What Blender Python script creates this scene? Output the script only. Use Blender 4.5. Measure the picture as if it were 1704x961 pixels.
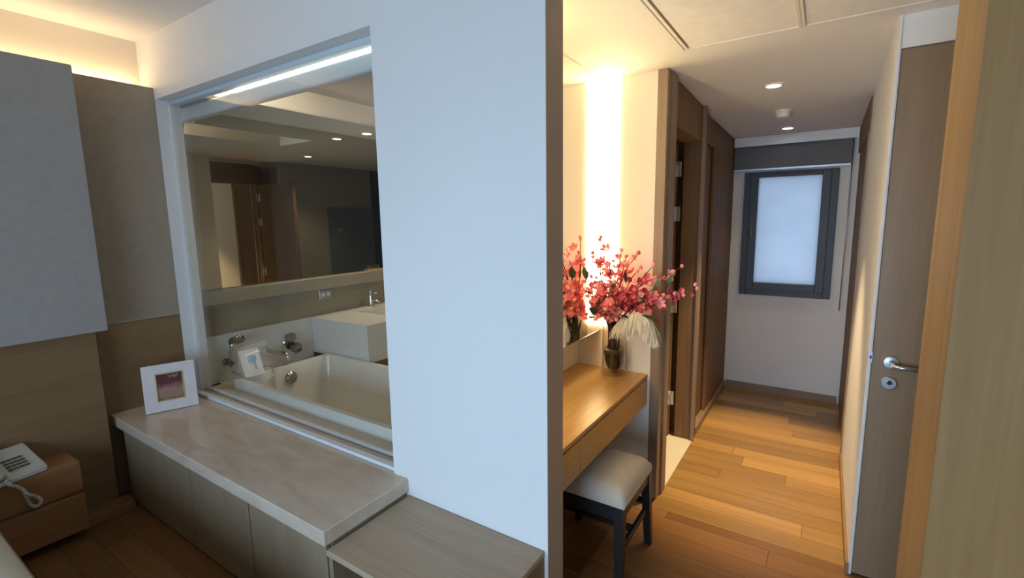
import bpy, bmesh, math, random
from mathutils import Vector, Matrix
random.seed(7)
sc = bpy.context.scene
for o in list(bpy.data.objects): bpy.data.objects.remove(o)
COL = sc.collection

# ------------------------------------------------------------------ camera
cam_d = bpy.data.cameras.new('camera'); cam = bpy.data.objects.new('camera', cam_d); COL.objects.link(cam)
YAW, PIT, ROL = math.radians(33.226), math.radians(8.293), math.radians(-0.879)
fw = Vector((-math.sin(YAW)*math.cos(PIT), math.cos(YAW)*math.cos(PIT), -math.sin(PIT)))
rt = Vector((math.cos(YAW), math.sin(YAW), 0)); up = rt.cross(fw)
r2 = math.cos(ROL)*rt + math.sin(ROL)*up; u2 = -math.sin(ROL)*rt + math.cos(ROL)*up
cam.matrix_world = Matrix(((r2.x,u2.x,-fw.x,0),(r2.y,u2.y,-fw.y,0),(r2.z,u2.z,-fw.z,1.6),(0,0,0,1)))
cam_d.sensor_fit = 'HORIZONTAL'; cam_d.sensor_width = 36; cam_d.lens = 793.5/1704*36; cam_d.clip_start = .02
sc.camera = cam

# ------------------------------------------------------------------ world, lights, exposure
sc.view_settings.view_transform = 'Standard'; sc.view_settings.look = 'None'
sc.view_settings.gamma = 1; sc.view_settings.use_curve_mapping = False
sc.view_settings.exposure = 0.45
w = bpy.data.worlds.new('sky'); sc.world = w; w.use_nodes = True
w.node_tree.nodes['Background'].inputs[0].default_value = (.82,.89,1,1)
w.node_tree.nodes['Background'].inputs[1].default_value = .92
DAY = (.45,.70,1.0); WARM = (1.0,.70,.36); NEUT = (1.0,.86,.66)
def area(name, loc, rot, sx, sy, power, col, spread=180):
    d = bpy.data.lights.new(name,'AREA'); d.shape='RECTANGLE'; d.size=sx; d.size_y=sy; d.energy=power; d.color=col; d.spread=math.radians(spread)
    o = bpy.data.objects.new(name,d); COL.objects.link(o); o.location=loc; o.rotation_euler=rot; return o
def spot(name, loc, power, col, ang, blend=.5, rad=.03, rot=(0,0,0)):
    d = bpy.data.lights.new(name,'SPOT'); d.energy=power; d.color=col; d.spot_size=math.radians(ang); d.spot_blend=blend; d.shadow_soft_size=rad
    o = bpy.data.objects.new(name,d); COL.objects.link(o); o.location=loc; o.rotation_euler=rot; return o
# daylight falling in through the bedroom window behind the camera, coming down from the sky
area('bedroom_daylight', (-.85,-2.12,1.0), (math.radians(80),0,0), 2.2, 1.5, 38, DAY, 125)

# ------------------------------------------------------------------ materials
MATS = {}
def newmat(name):
    m = bpy.data.materials.new(name); m.use_nodes = True; nt = m.node_tree
    b = nt.nodes['Principled BSDF']; MATS[name] = m; return m, nt, b
def N(nt, t, **kw):
    n = nt.nodes.new(t)
    for k,v in kw.items(): setattr(n,k,v)
    return n
def plain(name, col, rough=.6, metal=0, noise=.04, scale=8, bump=0, bscale=200, emit=0, trans=0, spec=.5, coat=0):
    m, nt, b = newmat(name)
    b.inputs['Roughness'].default_value = rough; b.inputs['Metallic'].default_value = metal
    b.inputs['Specular IOR Level'].default_value = spec; b.inputs['Coat Weight'].default_value = coat
    g = N(nt,'ShaderNodeNewGeometry'); n = N(nt,'ShaderNodeTexNoise'); n.inputs['Scale'].default_value = scale; n.inputs['Detail'].default_value = 4
    nt.links.new(g.outputs['Position'], n.inputs['Vector'])
    r = N(nt,'ShaderNodeValToRGB'); c = Vector(col)
    r.color_ramp.elements[0].position=.3; r.color_ramp.elements[1].position=.7
    r.color_ramp.elements[0].color = (*(c*(1-noise)),1); r.color_ramp.elements[1].color = (*[min(1,q) for q in c*(1+noise)],1)
    nt.links.new(n.outputs['Fac'], r.inputs['Fac']); nt.links.new(r.outputs['Color'], b.inputs['Base Color'])
    if bump:
        n2 = N(nt,'ShaderNodeTexNoise'); n2.inputs['Scale'].default_value = bscale; n2.inputs['Detail'].default_value=3
        nt.links.new(g.outputs['Position'], n2.inputs['Vector'])
        bp = N(nt,'ShaderNodeBump'); bp.inputs['Strength'].default_value=bump; bp.inputs['Distance'].default_value=.002
        nt.links.new(n2.outputs['Fac'], bp.inputs['Height']); nt.links.new(bp.outputs['Normal'], b.inputs['Normal'])
    if emit:
        b.inputs['Emission Color'].default_value = (*col,1); b.inputs['Emission Strength'].default_value = emit
    return m
def wood(name, c1, c2, axis='X', rough=.45, fine=60, rand=.0, spec=.4, coat=0):
    m, nt, b = newmat(name)
    b.inputs['Roughness'].default_value = rough; b.inputs['Specular IOR Level'].default_value = spec; b.inputs['Coat Weight'].default_value = coat
    g = N(nt,'ShaderNodeNewGeometry'); oi = N(nt,'ShaderNodeObjectInfo')
    off = N(nt,'ShaderNodeVectorMath',operation='SCALE'); off.inputs[0].default_value=(7.3,5.1,9.7); nt.links.new(oi.outputs['Random'], off.inputs['Scale'])
    ad = N(nt,'ShaderNodeVectorMath',operation='ADD'); nt.links.new(g.outputs['Position'], ad.inputs[0]); nt.links.new(off.outputs[0], ad.inputs[1])
    mp = N(nt,'ShaderNodeMapping'); s = [fine]*3; s['XYZ'.index(axis)] = fine*.035; mp.inputs['Scale'].default_value = s
    nt.links.new(ad.outputs[0], mp.inputs['Vector'])
    n = N(nt,'ShaderNodeTexNoise'); n.inputs['Scale'].default_value=1; n.inputs['Detail'].default_value=5; n.inputs['Roughness'].default_value=.62; n.inputs['Distortion'].default_value=.35
    nt.links.new(mp.outputs[0], n.inputs['Vector'])
    mp2 = N(nt,'ShaderNodeMapping'); s2=[fine*.16]*3; s2['XYZ'.index(axis)] = fine*.012; mp2.inputs['Scale'].default_value = s2
    nt.links.new(ad.outputs[0], mp2.inputs['Vector'])
    n2 = N(nt,'ShaderNodeTexNoise'); n2.inputs['Scale'].default_value=1; n2.inputs['Detail'].default_value=3
    nt.links.new(mp2.outputs[0], n2.inputs['Vector'])
    mx = N(nt,'ShaderNodeMath',operation='MULTIPLY_ADD'); mx.inputs[1].default_value=.55
    hf = N(nt,'ShaderNodeMath',operation='MULTIPLY'); hf.inputs[1].default_value=.45
    nt.links.new(n2.outputs['Fac'], hf.inputs[0]); nt.links.new(n.outputs['Fac'], mx.inputs[0]); nt.links.new(hf.outputs[0], mx.inputs[2])
    r = N(nt,'ShaderNodeValToRGB'); r.color_ramp.elements[0].position=.36; r.color_ramp.elements[1].position=.62
    r.color_ramp.elements[0].color=(*c1,1); r.color_ramp.elements[1].color=(*c2,1)
    nt.links.new(mx.outputs[0], r.inputs['Fac'])
    if rand:
        ma = N(nt,'ShaderNodeMapRange'); ma.inputs['To Min'].default_value=1-rand; ma.inputs['To Max'].default_value=1+rand
        nt.links.new(oi.outputs['Random'], ma.inputs['Value'])
        vm = N(nt,'ShaderNodeVectorMath',operation='SCALE'); nt.links.new(r.outputs['Color'], vm.inputs[0]); nt.links.new(ma.outputs[0], vm.inputs['Scale'])
        nt.links.new(vm.outputs[0], b.inputs['Base Color'])
    else: nt.links.new(r.outputs['Color'], b.inputs['Base Color'])
    bp = N(nt,'ShaderNodeBump'); bp.inputs['Strength'].default_value=.12; bp.inputs['Distance'].default_value=.001
    nt.links.new(n.outputs['Fac'], bp.inputs['Height']); nt.links.new(bp.outputs['Normal'], b.inputs['Normal'])
    return m
def emis(name, col, strength):
    m, nt, b = newmat(name)
    b.inputs['Base Color'].default_value=(.8,.8,.8,1); b.inputs['Emission Color'].default_value=(*col,1); b.inputs['Emission Strength'].default_value=strength
    n = N(nt,'ShaderNodeTexNoise'); n.inputs['Scale'].default_value=30
    mr = N(nt,'ShaderNodeMapRange'); mr.inputs['To Min'].default_value=.3; mr.inputs['To Max'].default_value=.4
    nt.links.new(n.outputs['Fac'], mr.inputs['Value']); nt.links.new(mr.outputs[0], b.inputs['Roughness']); return m
def glass(name, col=(1,1,1), ior=1.45, power=5):
    m = bpy.data.materials.new(name); m.use_nodes=True; nt=m.node_tree; nt.nodes.clear(); MATS[name]=m
    o = N(nt,'ShaderNodeOutputMaterial'); t = N(nt,'ShaderNodeBsdfTransparent'); t.inputs[0].default_value=(*col,1)
    g = N(nt,'ShaderNodeBsdfGlossy'); g.inputs['Roughness'].default_value=.005; lw = N(nt,'ShaderNodeLayerWeight'); lw.inputs['Blend'].default_value=.5
    pw = N(nt,'ShaderNodeMath',operation='POWER'); pw.inputs[1].default_value=power; nt.links.new(lw.outputs['Facing'], pw.inputs[0])
    f = N(nt,'ShaderNodeMath',operation='MULTIPLY_ADD'); f.inputs[1].default_value=.9; f.inputs[2].default_value=(ior-1)**2/(ior+1)**2; nt.links.new(pw.outputs[0], f.inputs[0])
    mx = N(nt,'ShaderNodeMixShader'); nt.links.new(f.outputs[0], mx.inputs[0]); nt.links.new(t.outputs[0], mx.inputs[1]); nt.links.new(g.outputs[0], mx.inputs[2])
    nt.links.new(mx.outputs[0], o.inputs[0]); return m
def mirrormat(name, col, rough=.005):
    m, nt, b = newmat(name); b.inputs['Metallic'].default_value=1; b.inputs['Roughness'].default_value=rough; b.inputs['Base Color'].default_value=(*col,1); return m
def stone(name, c1, c2, c3, rough=.25, scale=3):
    m, nt, b = newmat(name); b.inputs['Roughness'].default_value=rough
    g = N(nt,'ShaderNodeNewGeometry'); mp = N(nt,'ShaderNodeMapping'); mp.inputs['Scale'].default_value=(scale*.6,scale*1.6,scale); mp.inputs['Rotation'].default_value=(0,0,.35)
    nt.links.new(g.outputs['Position'], mp.inputs['Vector'])
    n = N(nt,'ShaderNodeTexNoise'); n.inputs['Scale'].default_value=1.6; n.inputs['Detail'].default_value=9; n.inputs['Roughness'].default_value=.6; n.inputs['Distortion'].default_value=1.2
    nt.links.new(mp.outputs[0], n.inputs['Vector'])
    r = N(nt,'ShaderNodeValToRGB'); e=r.color_ramp.elements; e[0].position=.3; e[0].color=(*c1,1); e[1].position=.72; e[1].color=(*c3,1)
    q=e.new(.5); q.color=(*c2,1)
    nt.links.new(n.outputs['Fac'], r.inputs['Fac']); nt.links.new(r.outputs['Color'], b.inputs['Base Color']); return m

plain('white_paint',(.78,.76,.73),.75,noise=.012,scale=2,bump=.05)
plain('ceiling_paint',(.80,.78,.75),.8,noise=.012,scale=2,bump=.04)
plain('cream_paint',(.80,.74,.64),.7,noise=.012,scale=2)
plain('beige_fabric',(.37,.30,.225),.85,noise=.05,scale=30,bump=.3,bscale=600)
plain('grey_fabric',(.38,.355,.33),.85,noise=.04,scale=30,bump=.3,bscale=600)
plain('bath_taupe',(.33,.285,.20),.45,noise=.05,scale=4)
plain('bath_white',(.66,.66,.62),.25,noise=.02,scale=4)
plain('ceramic',(.74,.72,.66),.12,noise=.01,scale=3)
plain('end_trim',(.46,.36,.265),.6,noise=.03,scale=5)
plain('white_plastic',(.76,.74,.70),.4,noise=.015,scale=20)
plain('phone_plastic',(.60,.57,.49),.4,noise=.015,scale=20)
plain('dark_plastic',(.12,.115,.10),.5,noise=.05,scale=40)
plain('white_metal',(.78,.80,.82),.3,noise=.01,scale=10)
plain('blind_case',(.60,.66,.70),.45,noise=.02,scale=10)
plain('window_frame_dark',(.045,.047,.055),.45,noise=.08,scale=20)
plain('blind_fabric',(.16,.165,.175),.85,noise=.05,scale=60,bump=.2)
plain('dark_stool',(.016,.013,.012),.4,noise=.15,scale=30)
plain('cushion_fabric',(.62,.55,.45),.8,noise=.04,scale=40,bump=.35,bscale=500)
plain('bedding',(.72,.66,.54),.85,noise=.03,scale=20,bump=.3,bscale=60)
plain('gold_piping',(.60,.42,.16),.35,metal=.6,noise=.05,scale=30)
plain('frame_white',(.76,.70,.68),.45,noise=.03,scale=20)
plain('gold_metal',(.75,.56,.25),.25,metal=1,noise=.04,scale=20)
plain('grille',(.80,.76,.69),.7,noise=.04,scale=20)
plain('dark_gap',(.035,.03,.025),.8,noise=.1,scale=20)
plain('steel',(.55,.58,.62),.3,metal=.9,noise=.04,scale=20)
plain('chrome',(.70,.70,.68),.10,metal=1,noise=.02,scale=20)
plain('dark_chrome',(.30,.29,.26),.15,metal=1,noise=.05,scale=20)
plain('stem_brown',(.032,.017,.010),.4,noise=.25,scale=90)
plain('pot_dark',(.020,.011,.007),.3,noise=.3,scale=90,spec=.3)
plain('band_brown',(.05,.034,.02),.5,noise=.1,scale=60)
plain('leaf_green',(.035,.06,.025),.5,noise=.3,scale=40)
plain('feather_white',(.84,.78,.66),.85,noise=.03,scale=40)
plain('tile_cream',(.72,.66,.52),.3,noise=.03,scale=6)
plain('glass_amber',(.55,.42,.16),.2,noise=.1,scale=60)
plain('dark_panel',(.11,.115,.105),.35,noise=.05,scale=5)
plain('outside_grey',(.5,.52,.55),.8,noise=.05,scale=3)
for i,c in enumerate([(.82,.20,.22),(.86,.32,.33),(.64,.085,.12),(.88,.46,.44)]): plain('petal_%d'%i,c,.55,noise=.12,scale=60)
wood('oak_bench',(.40,.29,.19),(.48,.36,.245),'X',.5,70)
wood('oak_front',(.285,.215,.135),(.335,.255,.165),'Z',.5,70)
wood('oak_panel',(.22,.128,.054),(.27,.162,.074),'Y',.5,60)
wood('oak_night',(.27,.125,.048),(.35,.17,.068),'Y',.45,60)
wood('oak_table',(.46,.26,.085),(.58,.35,.13),'Y',.32,70)
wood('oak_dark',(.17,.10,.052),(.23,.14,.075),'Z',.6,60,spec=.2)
wood('oak_jamb',(.24,.165,.105),(.31,.215,.14),'Z',.45,60)
wood('oak_pier',(.34,.205,.085),(.45,.285,.13),'Z',.5,40,spec=.3)
wood('oak_pier_daytint',(.30,.165,.058),(.38,.22,.085),'Z',.5,40,spec=.3)  # redder copy of the pier oak, daylight tone of its front put into the colour
wood('taupe_door',(.24,.165,.10),(.29,.205,.125),'Z',.4,80)
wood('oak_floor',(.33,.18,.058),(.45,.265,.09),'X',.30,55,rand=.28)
wood('oak_floor_redder',(.20,.092,.032),(.27,.132,.046),'X',.32,55,rand=.18)  # darker, redder boards for the bedroom and the near part of the hall
stone('bench_stone',(.55,.42,.31),(.63,.51,.395),(.70,.60,.49),.2)
glass('window_glass',(.975,.98,.965),1.5)
glass('vase_glass',(.965,.96,.93),1.45,3.6)
mirrormat('bath_mirror_silver',(.55,.54,.47))
mirrormat('vanity_mirror_silver',(.86,.85,.80))
emis('strip_light',(1.0,.76,.40),13)
emis('cove_led',(1.0,.72,.40),14)
emis('bath_fill',(1.0,.84,.62),60)
emis('tube_light',(1.0,.97,.80),6)
emis('lamp_disc',(1.0,.93,.80),14)
def frosted():
    m = bpy.data.materials.new('frosted_pane'); m.use_nodes=True; nt=m.node_tree; nt.nodes.clear(); MATS['frosted_pane']=m
    o=N(nt,'ShaderNodeOutputMaterial'); t=N(nt,'ShaderNodeBsdfTranslucent'); t.inputs[0].default_value=(.62,.70,.80,1)
    g=N(nt,'ShaderNodeBsdfGlossy'); g.inputs['Roughness'].default_value=.35; mx=N(nt,'ShaderNodeMixShader'); mx.inputs[0].default_value=.06
    tc=N(nt,'ShaderNodeNewGeometry'); n=N(nt,'ShaderNodeTexNoise'); n.inputs['Scale'].default_value=3; nt.links.new(tc.outputs['Position'],n.inputs['Vector'])
    r=N(nt,'ShaderNodeValToRGB'); r.color_ramp.elements[0].color=(.56,.64,.74,1); r.color_ramp.elements[1].color=(.70,.78,.88,1)
    nt.links.new(n.outputs['Fac'],r.inputs['Fac']); nt.links.new(r.outputs['Color'],t.inputs[0])
    nt.links.new(t.outputs[0],mx.inputs[1]); nt.links.new(g.outputs[0],mx.inputs[2]); nt.links.new(mx.outputs[0],o.inputs[0])
frosted()
def photo_print():
    m, nt, b = newmat('photo_print'); b.inputs['Roughness'].default_value=.15
    tc=N(nt,'ShaderNodeTexCoord'); sp=N(nt,'ShaderNodeSeparateXYZ'); nt.links.new(tc.outputs['Generated'],sp.inputs[0])
    n=N(nt,'ShaderNodeTexNoise'); n.inputs['Scale'].default_value=4; n.inputs['Detail'].default_value=5; nt.links.new(tc.outputs['Generated'],n.inputs['Vector'])
    ad=N(nt,'ShaderNodeMath',operation='MULTIPLY_ADD'); ad.inputs[1].default_value=.6; nt.links.new(n.outputs['Fac'],ad.inputs[0]); nt.links.new(sp.outputs['Z'],ad.inputs[2])
    r=N(nt,'ShaderNodeValToRGB'); e=r.color_ramp.elements; e[0].position=.2; e[0].color=(.10,.04,.03,1); e[1].position=1.3; e[1].color=(.12,.03,.03,1)
    for p,c in ((.42,(.34,.19,.13,1)),(.65,(.40,.22,.16,1)),(.9,(.22,.07,.06,1))): q=e.new(p); q.color=c
    nt.links.new(ad.outputs[0],r.inputs['Fac']); nt.links.new(r.outputs['Color'],b.inputs['Base Color'])
photo_print()
plain('card_blue',(.30,.45,.60),.4,noise=.3,scale=60)

# ------------------------------------------------------------------ builders
WL = {}
def link(name, bm, mat, parent=None, origin=(0,0,0), smooth=False):
    me = bpy.data.meshes.new(name); bm.normal_update(); bm.to_mesh(me); bm.free()
    if mat: me.materials.append(MATS[mat])
    if smooth:
        for p in me.polygons: p.use_smooth = True
    o = bpy.data.objects.new(name, me); COL.objects.link(o); place(o, parent, origin); return o
def place(o, parent, origin):
    origin = Vector(origin)
    if parent is not None: o.parent = parent; o.location = origin - WL.get(parent.name, Vector((0,0,0)))
    else: o.location = origin
    WL[o.name] = origin
def tag(o, label=None, cat=None, group=None, kind=None):
    if label: o['label']=label
    if cat: o['category']=cat
    if group: o['group']=group
    if kind: o['kind']=kind
    return o
def thing(name, label, cat, loc=(0,0,0), group=None, rot=None):
    o = bpy.data.objects.new(name, None); COL.objects.link(o); o.empty_display_size=.05; o.location = loc; WL[o.name] = Vector(loc)
    if rot: o.rotation_euler = rot
    return tag(o,label,cat,group)
def addbox(bm, x0,x1,y0,y1,z0,z1, bev=0, seg=1):
    if x0>x1: x0,x1=x1,x0
    if y0>y1: y0,y1=y1,y0
    if z0>z1: z0,z1=z1,z0
    v=[bm.verts.new(p) for p in ((x0,y0,z0),(x1,y0,z0),(x1,y1,z0),(x0,y1,z0),(x0,y0,z1),(x1,y0,z1),(x1,y1,z1),(x0,y1,z1))]
    fs=[bm.faces.new([v[i] for i in f]) for f in ((3,2,1,0),(4,5,6,7),(0,1,5,4),(1,2,6,5),(2,3,7,6),(3,0,4,7))]
    if bev:
        ed=set(e for f in fs for e in f.edges)
        bmesh.ops.bevel(bm, geom=list(ed), offset=bev, segments=seg, affect='EDGES', profile=.5)
def boxes(name, lst, mat, parent=None, bev=0, seg=1, smooth=False):
    xs=[min(b[0],b[1]) for b in lst]+[max(b[0],b[1]) for b in lst]; ys=[min(b[2],b[3]) for b in lst]+[max(b[2],b[3]) for b in lst]; z=min(min(b[4],b[5]) for b in lst)
    c=Vector(((min(xs)+max(xs))/2,(min(ys)+max(ys))/2,z)); bm=bmesh.new()
    for b in lst: addbox(bm,b[0]-c.x,b[1]-c.x,b[2]-c.y,b[3]-c.y,b[4]-c.z,b[5]-c.z,bev,seg)
    return link(name,bm,mat,parent,c,smooth)
def box(name, x0,x1,y0,y1,z0,z1, mat, parent=None, bev=0, seg=1, smooth=False): return boxes(name,[(x0,x1,y0,y1,z0,z1)],mat,parent,bev,seg,smooth)
def struct(name, lst, mat, parent=None, bev=0):
    o=boxes(name,lst,mat,parent,bev)
    if parent is None: o['kind']='structure'
    return o
def addtube(bm, pts, r, n=8, cap=True):
    pts=[Vector(p) for p in pts]; rings=[]; R=r if callable(r) else (lambda t: r)
    nrm=None
    for i,p in enumerate(pts):
        a=pts[max(0,i-1)]; b=pts[min(len(pts)-1,i+1)]; t=(b-a).normalized()
        if nrm is None: nrm=t.orthogonal().normalized()
        nrm=(nrm-t*nrm.dot(t)); nrm = nrm.normalized() if nrm.length>1e-6 else t.orthogonal().normalized()
        bi=t.cross(nrm); rr=R(i/max(1,len(pts)-1))
        rings.append([bm.verts.new(p+(nrm*math.cos(2*math.pi*k/n)+bi*math.sin(2*math.pi*k/n))*rr) for k in range(n)])
    for a,b in zip(rings,rings[1:]):
        for k in range(n): bm.faces.new((a[k],a[(k+1)%n],b[(k+1)%n],b[k]))
    if cap: bm.faces.new(rings[0][::-1]); bm.faces.new(rings[-1])
def tube(name, pts, r, mat, parent=None, n=8):
    c=Vector(pts[0]); bm=bmesh.new(); addtube(bm,[Vector(p)-c for p in pts],r,n); return link(name,bm,mat,parent,c,True)
def addlathe(bm, prof, n=24, M=None, close=False):
    rings=[]
    for (r,z) in prof: rings.append([bm.verts.new((M @ Vector((r*math.cos(2*math.pi*k/n), r*math.sin(2*math.pi*k/n), z))) if M else (r*math.cos(2*math.pi*k/n), r*math.sin(2*math.pi*k/n), z)) for k in range(n)])
    for a,b in zip(rings,rings[1:]):
        for k in range(n): bm.faces.new((a[k],a[(k+1)%n],b[(k+1)%n],b[k]))
    if close: bm.faces.new(rings[0][::-1]); bm.faces.new(rings[-1])
def lathe(name, prof, loc, mat, parent=None, n=24, axis=None, close=True, smooth=True):
    bm=bmesh.new(); M=None
    if axis: M=Vector((0,0,1)).rotation_difference(Vector(axis)).to_matrix()
    addlathe(bm,prof,n,M,close); o=link(name,bm,mat,parent,loc,smooth)
    if smooth:
        md=o.modifiers.new('edge','EDGE_SPLIT'); md.split_angle=math.radians(35)
    return o
def polyprism(name, poly, z0, z1, mat, parent=None, origin=(0,0,0)):
    bm=bmesh.new(); a=[bm.verts.new((x,y,z0)) for x,y in poly]; b=[bm.verts.new((x,y,z1)) for x,y in poly]
    bm.faces.new(a[::-1]); bm.faces.new(b)
    for i in range(len(poly)): j=(i+1)%len(poly); bm.faces.new((a[i],a[j],b[j],b[i]))
    return link(name,bm,mat,parent,origin)

# ------------------------------------------------------------------ key planes
YW=1.342; YB=1.458           # partition wall with the bath window
XP=-3.417                    # upholstered panel plane
XH=-.72; XR=.175             # hall sides
YE=4.778                     # hall end wall
YA=2.556                     # alcove end wall
XA=-1.204                    # alcove back wall
XBM=-3.47                    # bathroom mirror wall
CB=2.70                      # bedroom ceiling

# ------------------------------------------------------------------ structure
# floors
fl=struct('floor',[(-3.7,1.4,-2.7,1.55,-.14,-.02),(-.83,1.4,1.55,5.0,-.14,-.02)],'dark_gap')
struct('floor_bathroom',[(-3.6,-.83,YB,5.1,-.14,0)],'tile_cream')
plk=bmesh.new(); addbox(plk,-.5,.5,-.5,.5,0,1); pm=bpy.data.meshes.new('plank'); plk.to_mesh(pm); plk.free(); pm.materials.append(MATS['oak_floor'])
pm2=pm.copy(); pm2.materials.clear(); pm2.materials.append(MATS['oak_floor_redder'])
PW=.125
def planks(x0,x1,y0,y1,ln,pm):
    y=y0; k=0
    while y<y1-.01:
        h=min(PW,y1-y); x=x0-random.random()*ln*.9
        while x<x1-.005:
            l=ln*(.8+.4*random.random()); a=max(x,x0); b=min(x+l,x1)
            if x1-b<.12: b=x1; l=b-x+.01
            if b-a>.02:
                o=bpy.data.objects.new('plank',pm); COL.objects.link(o); o.scale=(b-a-.0015,h-.0015,.02); place(o,fl,((a+b)/2,y+h/2,-.02))
                o.location=Vector(((a+b)/2,y+h/2,-.02))-WL[fl.name]
            x+=l
        y+=h; k+=1
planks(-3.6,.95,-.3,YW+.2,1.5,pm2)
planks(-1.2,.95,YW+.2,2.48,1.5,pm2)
planks(XH,XR+.02,2.48,YE,1.2,pm)

# partition wall with the window opening into the bathroom and the portal to the hall
struct('wall_partition',[(-3.6,-3.411,YW,YB,0,2.342),(-3.6,-.745,YW,YB,2.342,CB+.05),(-1.51,-.745,YW,YB,0,2.342),(-3.411,-1.51,YW,YB,0,.45),(-.745,.237,YW,YB,2.36,CB+.05)],'white_paint')
struct('trim_1',[(-.747,-.7449,YW+.004,YB,0,2.36)],'end_trim')
struct('wall_left',[(-3.7,-3.59,-2.7,YW+.2,0,CB+.05)],'cream_paint')
struct('wall_right',[(1.3,1.4,-2.7,2.6,0,CB+.05)],'white_paint')
struct('ceiling',[(-3.7,1.4,-2.7,YW+.05,CB,CB+.1)],'ceiling_paint')
# bedroom window wall behind the camera
struct('wall_back',[(-3.7,-1.95,-2.1,-2.0,0,CB),(.25,1.4,-2.1,-2.0,0,CB),(-1.95,.25,-2.1,-2.0,1.85,CB),(-1.95,.25,-2.1,-2.0,0,.2)],'white_paint')
# pier at the right of the portal, clad in oak
wp=struct('wall_pier',[(.237,1.35,YW+.006,1.645,0,CB)],'oak_pier')
for a,b in ((.237,.80),(.803,1.35)): box('pier_front_tint',a,b,YW,YW+.0058,.0,CB-.002,'oak_pier_daytint',wp)  # thin front sheets of the same oak, daylight tint painted into their colour
# bathroom shell
struct('wall_bathroom',[(-3.62,-3.49,YB,5.1,0,2.7)],'bath_taupe')
struct('wall_bathroom_back',[(-3.6,-.72,5.0,5.1,0,2.7)],'bath_taupe')
struct('wall_alcove_back',[(-1.3,XA,YB,2.66,0,2.7)],'cream_paint')
struct('wall_alcove_end',[(XA,-.765,YA,2.66,0,2.4)],'cream_paint')
struct('wall_closet_back',[(-1.36,-1.30,3.42,5.0,0,2.7)],'bath_taupe')
struct('ceiling_bathroom',[(-3.6,-3.0,YB,5.1,2.33,2.6),(-3.0,-2.5,2.75,5.1,2.33,2.6),(-2.5,-1.25,YB,5.1,2.33,2.6),(-1.25,-.84,2.665,5.1,2.36,2.6),(-3.0,-2.5,YB,2.75,2.55,2.6)],'ceiling_paint')
# hall ceiling: level over the alcove, dropping slightly to the end window
bm=bmesh.new()
def slab(bm,x0,x1,y0,y1,za,zb,t=.1):
    v=[bm.verts.new(p) for p in ((x0,y0,za),(x1,y0,za),(x1,y1,zb),(x0,y1,zb),(x0,y0,za+t),(x1,y0,za+t),(x1,y1,zb+t),(x0,y1,zb+t))]
    for f in ((3,2,1,0),(4,5,6,7),(0,1,5,4),(1,2,6,5),(2,3,7,6),(3,0,4,7)): bm.faces.new([v[i] for i in f])
slab(bm,-.83,1.35,2.372,4.95,2.347,2.262)
slab(bm,-1.25,-.83,2.372,2.66,2.347,2.339)
slab(bm,-1.25,-.592,YB,2.372,2.347,2.347)
slab(bm,.5,1.35,YB,2.372,2.347,2.347)
slab(bm,-.592,.5,YB,1.55,2.347,2.347)
o=link('ceiling_hall',bm,'ceiling_paint'); o['kind']='structure'
# hall sides and end
struct('wall_hall_right',[(.186,.1945,2.44,3.62,0,2.36)],'white_paint')
struct('wall_closet_right',[(.222,.30,3.62,4.95,0,2.36)],'white_paint')
struct('wall_hall_door',[(.30,.36,2.48,2.6,2.225,2.40),(XR+.02,1.35,2.445,2.6,2.225,2.40),(1.06,1.35,2.445,2.6,0,2.225)],'white_paint')
struct('wall_hall_end',[(-.85,-.60,YE,4.9,0,2.36),(.045,.25,YE,4.9,0,2.36),(-.60,.045,YE,4.9,1.955,2.36),(-.60,.045,YE,4.9,0,.91)],'white_paint')
struct('wall_closet_side',[(-1.36,-.72,4.80,5.0,0,2.7)],'white_paint')
struct('baseboard_end',[(-.70,XR,YE-.014,YE,0,.06)],'oak_jamb')
struct('baseboard_right',[(.174,.186,2.43,3.62,0,.055)],'oak_panel')
struct('baseboard_alcove',[(XA+.001,-.77,YA-.012,YA,0,.06)],'white_paint')

# bathroom door frame seen from the hall
struct('trim_2',[(-.765,-.712,YA-.004,2.66,0,2.345),(-.745,-.70,2.62,2.70,0,2.335)],'oak_jamb',bev=.003)
struct('trim_3',[(-.835,-.705,3.42,3.50,0,2.315)],'oak_dark',bev=.003)
struct('trim_4',[(-.72,-.695,3.405,3.425,0,2.315)],'oak_jamb',bev=.003)
struct('trim_5',[(-.835,-.72,2.70,3.42,2.09,2.33)],'oak_dark')
struct('trim_6',[(-.85,-.705,2.70,3.42,-.01,.003)],'tile_cream')
d=thing('door_1',None,None,(-.86,3.40,0)); d['kind']='structure'
box('door_leaf',-1.62,-.875,3.405,3.445,.01,2.08,'oak_dark',d,.002)
for z in (.30,.98,1.62,1.92):
    h=box('hinge',-.925,-.842,3.398,3.406,z-.05,z+.05,'steel',d,.001)
    bm=bmesh.new(); addlathe(bm,[(.007,-.05),(.007,.05)],10,None,True); link('hinge_pin',bm,'steel',h,(-.872,3.392,z),True)
    for q in (-.03,.03):
        for xx in (-.90,-.856): lathe('screw',[(.005,0),(.004,.002)],(xx,3.398,z+q),'dark_chrome',h,8,(0,-1,0))

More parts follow.
